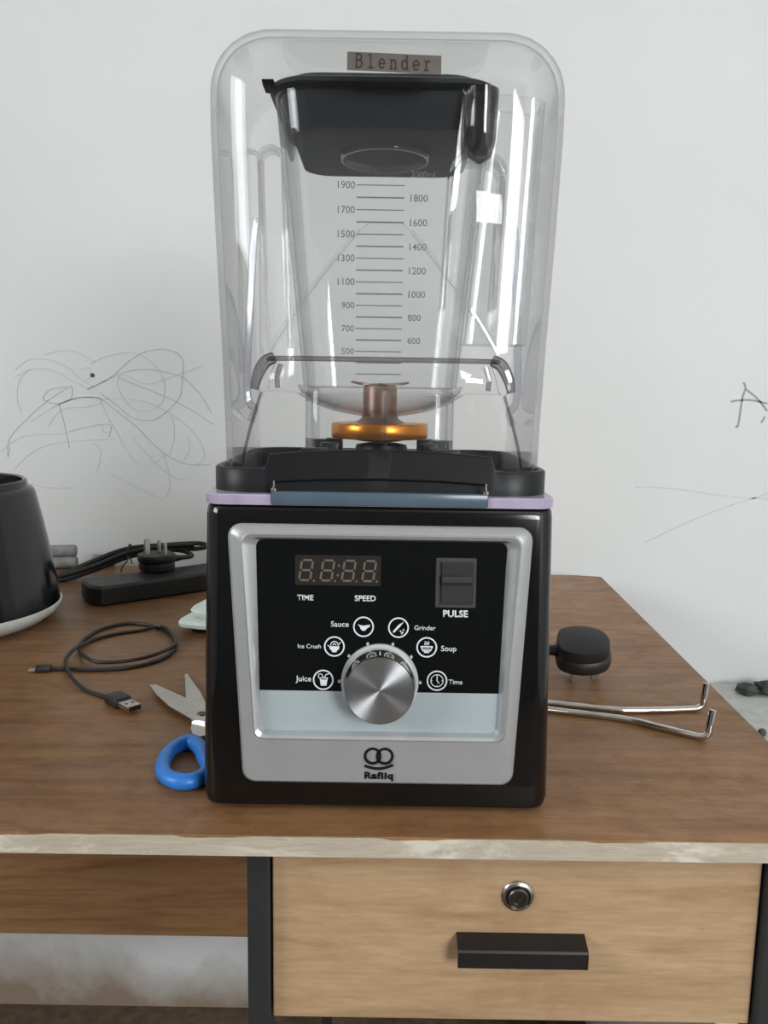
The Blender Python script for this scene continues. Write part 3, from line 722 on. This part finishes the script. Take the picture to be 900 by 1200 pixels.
# ---------------------------------------------------------------- jar standing inside the hood
XJ, YJ = -.0045, .65
jar = thing('blender_jar', (XJ, YJ, .2370), 'clear square measuring jar with black lid inside the sound hood', 'jar')
def jh(z): return .0575 + (.0752 - .0575) * (z - .290) / (.487 - .290)
bm = BM()
def jr(z, ins=0, r=.024): h = jh(z) - ins; return rrect(XJ, YJ - h, YJ + h, h, max(r - ins, .004), z, 8)
oz = [.290, .32, .36, .40, .44, .47, .487]
ro = [jr(z) for z in oz]; ri = [jr(z, .003) for z in oz]
A = loft(bm, [jr(.2905, .014, .030), jr(.2896, .004)] + ro, True, False, False)
B = loft(bm, ri, True, False, False)
for k in range(len(A[0])):
    j = (k + 1) % len(A[0]); bm.faces.new((A[-1][k], A[-1][j], B[-1][j], B[-1][k]))
finish('jar_body', bm, 'clear_jar', jar, smooth=50, label='clear tapered jar wall')
# bowl-shaped bottom and skirt
bm = BM(); lathe(bm, [(.0655, .2915), (.0630, .2865), (.052, .2795), (.036, .2735), (.016, .2700), (.002, .2695), (.002, .2672), (.018, .2680), (.038, .2715), (.054, .2775), (.0665, .2850)], 48, (XJ, YJ, 0), False, False)
finish('bowl_bottom', bm, 'clear_visor', jar, smooth=60, label='clear curved jar bottom')
bm = BM(); loft(bm, [rrect(XJ, YJ - h, YJ + h, h, .016, z, 8) for h, z in ((.0555, .2405), (.0555, .285), (.0540, .2895), (.0515, .2895), (.0515, .2405))], True, False, False)
finish('skirt', bm, 'clear_jar', jar, smooth=50, label='clear skirt round the blade base')
for sx in (-1, 1):
    for sy in (-1, 1):
        finish('skirt_foot', box(BM(), XJ + sx * .038 - .007, XJ + sx * .038 + .007, YJ + sy * .030 - .006, YJ + sy * .030 + .006, .2372, .2480, .001), 'rubber_black', jar)
bm = BM(); lathe(bm, [(.028, .2500), (.0375, .2505), (.0385, .2525), (.0385, .2605), (.0375, .2622), (.026, .2625)], 48, (XJ, YJ, 0))
cr = finish('blade_nut', bm, 'copper', jar, smooth=40, label='shiny copper-coloured nut under the jar')
bm = BM(); lathe(bm, [(.016, .2480), (.024, .2500), (.024, .2502)], 24, (XJ, YJ, 0)); finish('coupling', bm, 'rubber_black', cr)
bm = BM(); lathe(bm, [(.020, .2625), (.0150, .2655), (.0135, .2690), (.0135, .2900), (.0120, .2925), (.0070, .2935)], 24, (XJ, YJ, 0)); finish('blade_post', bm, 'blade_steel', cr)
for a in (20, 110, 200, 290):
    bm = BM()
    tipz = .2935 if a in (20, 200) else .2905
    pts = [(0, .005, .2915), (.016, .0045, .292), (.023, .002, tipz), (.024, -.001, tipz), (.016, -.0045, .292), (0, -.005, .2915)]
    loft(bm, [pts, [(x, y, z + .0014) for x, y, z in pts]])
    finish('blade', bm, 'blade_steel', cr, Matrix.Translation((XJ, YJ, 0)) @ Matrix.Rotation(R(a), 4, 'Z'), smooth=0)
# lid
bm = BM()
def lr(h, z, r): return rrect(XJ, YJ - h, YJ + h, h, r, z, 9)
loft(bm, [lr(.0610, .4645, .020), lr(.0645, .4650, .022), lr(.0668, .472, .023), lr(.0700, .4800, .024), lr(.0720, .4868, .025), lr(.0765, .4872, .027), lr(.0790, .4895, .028), lr(.0785, .4925, .028), lr(.0760, .4940, .026), lr(.0700, .4945, .024), lr(.0665, .4990, .022), lr(.0640, .5000, .022), lr(.045, .4995, .02)])
lid = finish('lid', bm, 'lid_rubber', jar, smooth=45, label='black rubber lid')
bm = BM()
loft(bm, [[(XJ - .0755, YJ - .070 + a, .4885) for a in (0, .012, .014, .002)], [(XJ - .0815, YJ - .070 + a, .4895) for a in (0, .014, .016, .002)], [(XJ - .0822, YJ - .070 + a, .4930) for a in (0, .014, .016, .002)], [(XJ - .0745, YJ - .068 + a, .4938) for a in (0, .012, .014, .002)]])
finish('lid_tab', bm, 'lid_rubber', lid)
bm = BM(); lathe(bm, [(.0305, .4655), (.0335, .4640), (.0345, .4610), (.0335, .4590), (.0315, .4592), (.0305, .4635)], 48, (XJ + .001, YJ - .004, 0), False, False)
finish('plug_ring', bm, 'clear_visor', lid, smooth=60, label='clear ring of the filler plug')
bm = BM(); lathe(bm, [(.034, .4990), (.034, .5040), (.031, .5052), (.010, .5052)], 40, (XJ, YJ, 0)); finish('plug_cap', bm, 'lid_rubber', lid)
# handle: hollow clear grip on the right of the jar
def hx(z):                                   # inner and outer edge of the grip at height z
    f = (z - .320) / (.492 - .320)
    return jh(z) + XJ - .002, .1015 + (.1085 - .1015) * f
bm = BM()
def hring(z, ins, zs=0):
    a, b = hx(z); cx, hw = (a + b) / 2, (b - a) / 2
    return [(x, y, zz + (-.10 * (x - .075) if zs else 0)) for x, y, zz in rrect(cx, .592 + ins, .628 - ins, hw - ins, .011 - ins, z, 7)]
zs = [.322, .34, .38, .42, .46, .484]
A = loft(bm, [hring(z, 0) for z in zs] + [hring(.4905, 0, 1)], True, True, False)
B = loft(bm, [hring(z, .003) for z in zs] + [hring(.4905, .003, 1)], True, False, False)
for k in range(len(A[0])):
    j = (k + 1) % len(A[0]); bm.faces.new((A[-1][k], A[-1][j], B[-1][j], B[-1][k]))
finish('handle', bm, 'clear_jar', jar, smooth=50, label='broad hollow clear handle')
bm = arch_post(.0415, .0800, .5760, .345, .4475, .03, .003, -.04); finish('handle_mount', bm, 'clear_visor', jar, label='round-topped clear mount between jar and handle')
bm = BM(); rows = []
for k in range(17):
    z = .350 + .090 * k / 16
    hwz = .0180 if z < .428 else math.sqrt(max(.0180 ** 2 - (z - .428) ** 2 * 1.6, 1e-6))
    rows.append([(x, .5735 + ((x - .0448) ** 2 + (z - .415) ** 2) / .26, z) for x in (.0610 + hwz * (-1 + 2 * j / 14) + .04 * (.44 - z) * 0 for j in range(15))])
loft(bm, rows, False)
finish('glint_panel', bm, 'clear_jar', jar, smooth=80, label='domed clear panel added on the handle mount for the window glint')  # panel added and domed so the window glints on it
# tinted pocket added at the front right, imitates the dark lid's refraction
bm = BM(); lathe(bm, [(.0015, .4400), (.0075, .4440), (.0105, .4520), (.0115, .4700), (.0118, .4862), (.0100, .4862), (.0096, .47), (.0085, .452), (.004, .4455)], 28, (.0605, .5755, 0), True, False)
finish('lid_refraction', bm, 'clear_lip', jar, smooth=60, label='rounded tinted shape standing in for the lid refracted in the corner')
finish('side_flute', arch_post(-.1000, -.0790, .640, .320, .4690, .02, .0028, .03), 'clear_visor', jar, label='round-topped clear flute on the jar side')
# measuring scale printed on the front
sl = math.atan((.0752 - .0575) / (.487 - .290))
def on_front(z, x, off=.0004): return Vector((x, YJ - jh(z) - off, z))
JM = Matrix(((1, 0, 0, 0), (0, -math.sin(sl), -math.cos(sl), YJ - jh(.290)), (0, math.cos(sl), -math.sin(sl), .290), (0, 0, 0, 1)))
def vz(z): return (z - .290) / math.cos(sl)
bm = BM()
for k in range(17):
    z = .4263 - .00793 * k
    stroke(bm, [(-.0221, vz(z)), (.0105, vz(z))], .00095 if k % 2 else .0007, .0002, .0004)
finish('scale_line', bm, 'scale_print', jar, JM, smooth=0, label='row of printed measuring lines')
for k in range(15):
    z = .4263 - .00793 * k; val = 1900 - 100 * k
    wd = .0118 if val >= 1000 else .0090
    if k % 2 == 0: tb = text_bm(str(val), wd, -.0232 - wd / 2, vz(z), .004, .0002, .0004)
    else: tb = text_bm(str(val), wd, .0148 + wd / 2, vz(z), .004, .0002, .0004)
    finish('scale_number', tb, 'scale_print', jar, JM, smooth=0, label='printed number %d' % val)
finish('scale_number', text_bm('2000mL', .0180, .0238, vz(.4335), .004, .0002, .0004), 'scale_print', jar, JM, smooth=0, label='printed 2000mL')

# ---------------------------------------------------------------- black tapered appliance on the left
kx, ky = -.537, .962
ap = thing('appliance_base', (kx, ky, 0), 'black tapered round appliance base with white foot rim at the left border', 'appliance')
bm = BM(); lathe(bm, [(.134, .0215), (.133, .030), (.127, .070), (.118, .120), (.110, .158), (.107, .163), (.102, .1655), (.101, .1725), (.0985, .1740), (.0955, .1725), (.0945, .164), (.080, .160), (.02, .160)], 72, (kx, ky, 0))
finish('body', bm, 'appliance_black', ap, smooth=35, label='glossy black tapered body')
bm = BM(); lathe(bm, [(.112, 0), (.118, .0015), (.130, .010), (.1355, .018), (.1355, .0215), (.133, .0225)], 72, (kx, ky, 0)); finish('foot_rim', bm, 'white_plastic', ap, smooth=40, label='white rim at the foot')
bm = BM()
loft(bm, [[(kx + r * math.cos(a), ky + r * math.sin(a), z) for a in (R(-12 + k * 2) for k in range(5))] for r, z in ((.0945, .166), (.0905, .166), (.0905, .1635), (.0945, .1635))], False)
finish('lock_tab', bm, 'appliance_black', ap, smooth=0)
# grey rolls lying at the back edge
for (x, y, z, l, r, lab) in ((-.515, 1.262, .0095, .028, .0095, 'grey stubby roll lying on the desk, lower one beside the black appliance'),
                             (-.516, 1.266, .0275, .027, .0095, 'grey stubby roll resting on top of another by the wall'),
                             (-.452, 1.284, .0095, .018, .0095, 'short grey roll half hidden behind the black looped cord')):
    bm = BM(); lathe(bm, [(r * .5, -l), (r * .85, -l + .001), (r, -l + .004), (r, l - .004), (r * .85, l - .001), (r * .5, l)], 20)
    for v in bm.verts: v.co.x *= 1 + .05 * math.sin(v.co.z * 300)
    tag(finish('grey_roll', bm, 'roll_grey', None, Matrix.Translation((x, y, z)) @ Matrix.Rotation(R(8), 4, 'Z') @ Matrix.Rotation(PI / 2, 4, 'Y'), smooth=50), lab, 'roll', 'grey rolls at the back of the desk')

# ---------------------------------------------------------------- black adapter block with the plug on it
ang = math.atan2(.0947, .1174)
ad = Matrix.Translation((-.3682, 1.0348, 0)) @ Matrix.Rotation(ang, 4, 'Z')
adp = thing('power_adapter', (-.31, 1.12, 0), 'long black power adapter block lying under the upturned plug', 'adapter')
bm = BM(); o = [(-.0, .002), (.225, 0), (.225, .062), (-.006, .062), (-.010, .022)]
loft(bm, [[(x + sx, y + sy, z) for (x, y), (sx, sy) in zip(o, ((i, i), (-i, i), (-i, -i), (i, -i), (i, 0)))] for z, i in ((0, .003), (.003, 0), (.0235, 0), (.027, .003))])
adb = finish('body', bm, 'plug_black', adp, ad, smooth=40)
finish('port', box(BM(), -.0078, -.0068, .030, .046, .006, .016), 'keyhole', adb, ad @ Matrix.Rotation(R(-8), 4, 'Z'), smooth=0)
bm = BM(); bm2 = [(0.2200, .030, .012), (.26, .034, .008), (.30, .05, .004)]
tube(bm, [tuple(ad @ Vector(p)) for p in spline(bm2, 5)], .0035, 8); finish('cord', bm, 'cable_black', adp)
def uk_plug(name, loc, label, M, cable, mats=('plug_black', 'brass'), tie=None):
    """three-pin plug: local z runs out along the pins, y points to the earth pin, the cord leaves at -y"""
    t_ = thing(name, loc, label, 'plug')
    bm = BM()
    def outl(s, e=0):
        return [(x * s, y * s) for x, y in ((.010, -.024), (.019, -.020), (.0245, -.008), (.0245, .004), (.021, .015), (.013, .023), (0, .026), (-.013, .023), (-.021, .015), (-.0245, .004), (-.0245, -.008), (-.019, -.020), (-.010, -.024))]
    def sm(o): return [(q.x, q.y) for q in spline([(a, b, 0) for a, b in o], 3, True)]
    loft(bm, [[(x, y, z) for x, y in sm(outl(s))] for s, z in ((.78, -.024), (.92, -.0225), (.96, -.016), (.93, -.012), (1.0, -.0095), (1.02, -.004), (1.0, -.0008), (.97, 0))])
    b = finish('body', bm, mats[0], t_, M, smooth=45)
    for (cx, cy, sx, sy, l) in ((0, .0135, .0020, .0040, .0227), (-.0111, -.0087, .0032, .0020, .0177), (.0111, -.0087, .0032, .0020, .0177)):
        finish('pin', box(BM(), cx - sx, cx + sx, cy - sy, cy + sy, -.001, l, .0008, 1), mats[1], t_, M, smooth=0, label='metal plug pin')
    bm = BM(); tube(bm, [(0, -.021, -.010), (0, -.030, -.010), (0, -.036, -.010)], .005, 10, rads=[.0062, .0050, .0042]); finish('strain_relief', bm, mats[0], t_, M)
    for pth in cable:
        bm = BM(); tube(bm, [tuple(p) for p in spline(pth, 6)], .0036, 8); finish('cord', bm, 'cable_black', t_)
    return t_
MP = Matrix.Translation((-.3265, 1.144, .0510)) @ Matrix.Rotation(R(127), 4, 'Z')
loops = []
a0 = MP @ Vector((0, -.034, -.010))
loops.append([tuple(a0), (-.286, 1.188, .0395), (-.310, 1.222, .040), (-.345, 1.226, .040), (-.40, 1.218, .036), (-.455, 1.195, .016), (-.478, 1.178, .0055), (-.470, 1.168, .0045), (-.43, 1.19, .016), (-.385, 1.205, .033), (-.33, 1.215, .042), (-.285, 1.225, .043)])
loops.append([(-.285, 1.225, .043), (-.272, 1.229, .046), (-.285, 1.232, .050), (-.33, 1.222, .049), (-.39, 1.21, .044), (-.44, 1.195, .026), (-.474, 1.180, .0115), (-.482, 1.176, .0085), (-.472, 1.172, .0100), (-.432, 1.186, .022), (-.39, 1.201, .0385), (-.34, 1.212, .0475), (-.29, 1.219, .0505)])
pl = uk_plug('looped_plug', (-.3265, 1.144, .027), 'black three-pin plug standing pins up on the adapter, its cord tied in a loop', MP, loops)
bm = BM()
tp = Vector((-.385, 1.206, .041))
tube(bm, [tuple(tp + Vector((.001 * math.sin(a), .010 * math.cos(a), .0105 * math.sin(a)))) for a in (2 * PI * k / 16 for k in range(16))], .0012, 6, closed=True)
tube(bm, [tuple(p) for p in spline([(-.385, 1.196, .036), (-.383, 1.188, .030), (-.389, 1.184, .022), (-.391, 1.182, .014)], 4)], .0010, 6)
tube(bm, [tuple(p) for p in spline([(-.385, 1.196, .036), (-.378, 1.188, .033), (-.375, 1.185, .026)], 4)], .0010, 6)
finish('twist_tie', bm, 'tie_dark', pl, label='dark wire twist tie')

# ---------------------------------------------------------------- blender's own plug on the right
MR = Matrix.Translation((.2080, .8330, .0290)) @ Matrix.Rotation(R(62), 4, 'Z') @ Matrix.Rotation(R(0), 4, 'X')
zax = Vector((.06, .30, -.95)).normalized(); yax = Vector((.98, -.12, .05)); yax = (yax - zax * yax.dot(zax)).normalized(); xax = yax.cross(zax)
MR = Matrix(((xax.x, yax.x, zax.x, .2025), (xax.y, yax.y, zax.y, .7900), (xax.z, yax.z, zax.z, .0215), (0, 0, 0, 1))) @ Matrix.Scale(1.08, 4)
e0 = MR @ Vector((0, -.034, -.010))
uk_plug('power_plug', (.2065, .83, 0), 'black three-pin plug lying pins down on the desk, right of the blender', MR,
        [[tuple(e0), tuple(e0 + Vector((-.012, .004, -.004))), (.140, .826, .016), (.118, .822, .0070), (.10, .825, .0040), (.05, .82, .0038), (.015, .785, .012), (.0, .764, .022)]])

# ---------------------------------------------------------------- white scale behind the blender
sm_ = Matrix.Translation((-.2450, .9230, 0)) @ Matrix.Rotation(R(-14), 4, 'Z')
ws = thing('kitchen_scale', (-.16, .98, 0), 'white two-tier kitchen scale half hidden behind the blender', 'scale')
def slab(x0, x1, y0, y1, r, zs): 
    bm = BM(); o = [(x0, y0), (x1, y0), (x1, y1), (x0, y1)]
    loft(bm, [[(x, y, z) for x, y in rquad([(a + (i if a == x0 else -i), b + (i if b == y0 else -i)) for a, b in o], r - i * .5, 7)] for z, i in zs]); return bm
finish('body', slab(0, .175, 0, .17, .014, ((.007, .004), (.009, .0005), (.013, 0), (.016, .002))), 'white_gloss', ws, sm_, smooth=40, label='white scale body')
finish('platform', slab(.007, .168, .012, .165, .022, ((.016, .006), (.021, .0010), (.0245, 0), (.027, .002))), 'white_gloss', ws, sm_, smooth=40, label='white weighing platform')
for x, y in ((.022, .022), (.153, .022), (.022, .148), (.153, .148)):
    bm = BM(); lathe(bm, [(.009, 0), (.010, .001), (.010, .0072)], 20, (x, y, 0)); finish('foot', bm, 'rubber_black', ws, sm_)

# ---------------------------------------------------------------- USB cable
USB= [(-0.3383, 0.7924), (-0.3186, 0.7934), (-0.2929, 0.792), (-0.2628, 0.7985), (-0.2422, 0.8153), (-0.2301, 0.8437), (-0.2319, 0.8794), (-0.2505, 0.9206), (-0.2811, 0.9505), (-0.3128, 0.956), (-0.3349, 0.9298), (-0.3391, 0.8865), (-0.3306, 0.8533), (-0.3138, 0.8228), (-0.2939, 0.8049), (-0.2661, 0.8088), (-0.2453, 0.8261), (-0.2302, 0.8583), (-0.2352, 0.8886), (-0.2611, 0.9338), (-0.2861, 0.929), (-0.3105, 0.9141), (-0.3306, 0.8869), (-0.3326, 0.8415), (-0.326, 0.8034), (-0.3074, 0.7666), (-0.2824, 0.7376), (-0.2589, 0.7211), (-0.2475, 0.7132)]
us = thing('usb_cable', (-.29, .83, 0), 'thin black coiled USB cable lying on the desk', 'cable')
pts = []
for i, (x, y) in enumerate(USB):
    z = .0022 + (.0038 if 13 <= i <= 19 else 0) + (.004 if 23 <= i <= 25 else 0)
    pts.append((x, y, z))
pts[-1] = (-.2468, .7128, .0045)
bm = BM(); tube(bm, [tuple(p) for p in spline(pts, 6)], .0021, 8); finish('cord', bm, 'cable_black', us)
d = Vector((.0345, -.0325, 0)).normalized(); s = Vector((-d.y, d.x, 0))
UM = Matrix(((d.x, s.x, 0, -.2480), (d.y, s.y, 0, .7138), (0, 0, 1, 0), (0, 0, 0, 1)))
bm = BM(); box(bm, 0, .0215, -.0085, .0085, .0005, .0095, .0022, 3); finish('connector', bm, 'plug_black', us, UM, smooth=40)
bm = BM(); box(bm, .0215, .0405, -.0064, .0064, .0028, .0076, .0004, 1); shell = finish('usb_shell', bm, 'steel', us, UM, smooth=0, label='metal USB shell')
finish('contact_hole', box(box(BM(), .030, .0325, -.0042, -.0020, .0074, .0078), .030, .0325, .0020, .0042, .0074, .0078), 'keyhole', shell, UM, smooth=0)
finish('mouth', box(BM(), .0403, .0407, -.0054, .0054, .0036, .0068), 'keyhole', shell, UM, smooth=0)
d = Vector((-.0205, -.0060, 0)).normalized(); s = Vector((-d.y, d.x, 0))
UM2 = Matrix(((d.x, s.x, 0, -.3360), (d.y, s.y, 0, .7922), (0, 0, 1, 0), (0, 0, 0, 1)))
bm = BM(); box(bm, 0, .0150, -.0050, .0050, .0002, .0062, .0016, 3); finish('connector', bm, 'plug_black', us, UM2, smooth=40)
bm = BM(); box(bm, .0150, .0215, -.0034, .0034, .0020, .0042, .0004, 1); finish('micro_tip', bm, 'brass', us, UM2, smooth=0, label='small metal tip')

# ---------------------------------------------------------------- scissors
sc = thing('scissors', (-.159, .676, 0), 'open scissors with blue handles lying beside the blender', 'scissors')
def slabz(o, z0, z1, ch=.0006):
    bm = BM(); prism(bm, o, z0, z1); return bm
finish('blade', slabz([(-.2216, .7423), (-.2159, .7435), (-.1583, .6922), (-.1470, .6790), (-.1400, .6650), (-.1420, .6560), (-.1500, .6570), (-.163, .6632), (-.1895, .6909), (-.2089, .7190)], .0042, .0060), 'steel', sc, smooth=0, label='grey steel blade')
finish('blade', slabz([(-.1971, .7794), (-.1947, .7795), (-.1702, .7303), (-.1560, .6950), (-.1460, .6620), (-.1440, .6350), (-.1530, .6300), (-.1600, .6480), (-.1630, .6690), (-.1787, .7092)], .0020, .0040), 'steel', sc, smooth=0, label='grey steel blade')
bm = BM(); lathe(bm, [(.0042, 0), (.0042, .0008), (.003, .0014), (.0012, .0014)], 20, (-.1565, .6745, .0058)); rv = finish('rivet', bm, 'steel_dark', sc)
finish('rivet_slot', box(BM(), -.1590, -.1540, .6740, .6750, .0070, .0074), 'keyhole', rv, smooth=0)
def loop_handle(pts, rads, extra=None):
    bm = BM(); n = len(pts)
    path = spline([(x, y, .0062) for x, y in pts], 5, True)
    rr = [rads[(i // 5) % n] + (rads[((i // 5) + 1) % n] - rads[(i // 5) % n]) * (i % 5) / 5 for i in range(len(path))]
    tube(bm, [tuple(p) for p in path], .005, 12, closed=True, rads=rr + rr[:1])
    for v in bm.verts: v.co.z = .0062 + (v.co.z - .0062) * .95
    return bm
finish('handle', loop_handle([(-.1515, .6160), (-.1590, .6120), (-.1645, .5985), (-.1640, .5780), (-.1570, .5590), (-.1440, .5500), (-.1330, .5540), (-.1290, .5700), (-.1360, .5880), (-.1420, .6050)], [.0070, .0060, .0055, .0056, .0062, .0066, .0060, .0050, .0050, .0062]), 'scissor_blue', sc, smooth=60, label='blue plastic finger loop')
finish('handle', loop_handle([(-.1335, .6555), (-.1345, .6440), (-.1320, .6270), (-.1260, .6170), (-.1205, .6200), (-.1190, .6350), (-.1215, .6510), (-.1270, .6590)], [.0040] * 8), 'scissor_blue', sc, smooth=60, label='blue plastic finger loop')

# ---------------------------------------------------------------- bent wire holder on the right
wr = thing('wire_holder', (.21, .70, 0), 'bent shiny wire holder with two upturned ends, right of the blender', 'wire holder')
def bent(p): return [tuple(q) for q in p]
r0 = .0030
p1 = [(.128, .7185, r0), (.1562, .7195, r0), (.2100, .7060, r0), (.2287, .7050, r0), (.2600, .7075, r0), (.2850, .7105, r0)]
e1 = [(.2915, .7114, r0 + .0006), (.2955, .7120, .0065), (.2965, .7122, .0120), (.2985, .7140, .0265)]
bm = BM(); tube(bm, [tuple(q) for q in spline(p1 + e1, 6)], .0030, 10); finish('wire', bm, 'chrome', wr, smooth=60, label='shiny wire arm')
p2 = [(.128, .7085, r0), (.1525, .7035, r0), (.2146, .6850, r0), (.2400, .6690, r0), (.2640, .6525, r0)]
e2 = [(.2715, .6480, r0 + .0006), (.2755, .6475, .0068), (.2765, .6480, .0125), (.2790, .6500, .0265)]
bm = BM(); tube(bm, [tuple(q) for q in spline(p2 + e2, 6)], .0030, 10); finish('wire', bm, 'chrome', wr, smooth=60, label='shiny wire arm')
bm = BM(); tube(bm, [tuple(q) for q in spline([(.128, .7185, r0), (.1220, .7165, r0), (.1205, .7135, r0), (.1220, .7105, r0), (.128, .7085, r0)], 5)], .0027, 10); finish('wire_bend', bm, 'chrome', wr, smooth=60)

# ---------------------------------------------------------------- tidy helper data
for o in bpy.data.objects:
    if '_o' in o: del o['_o']
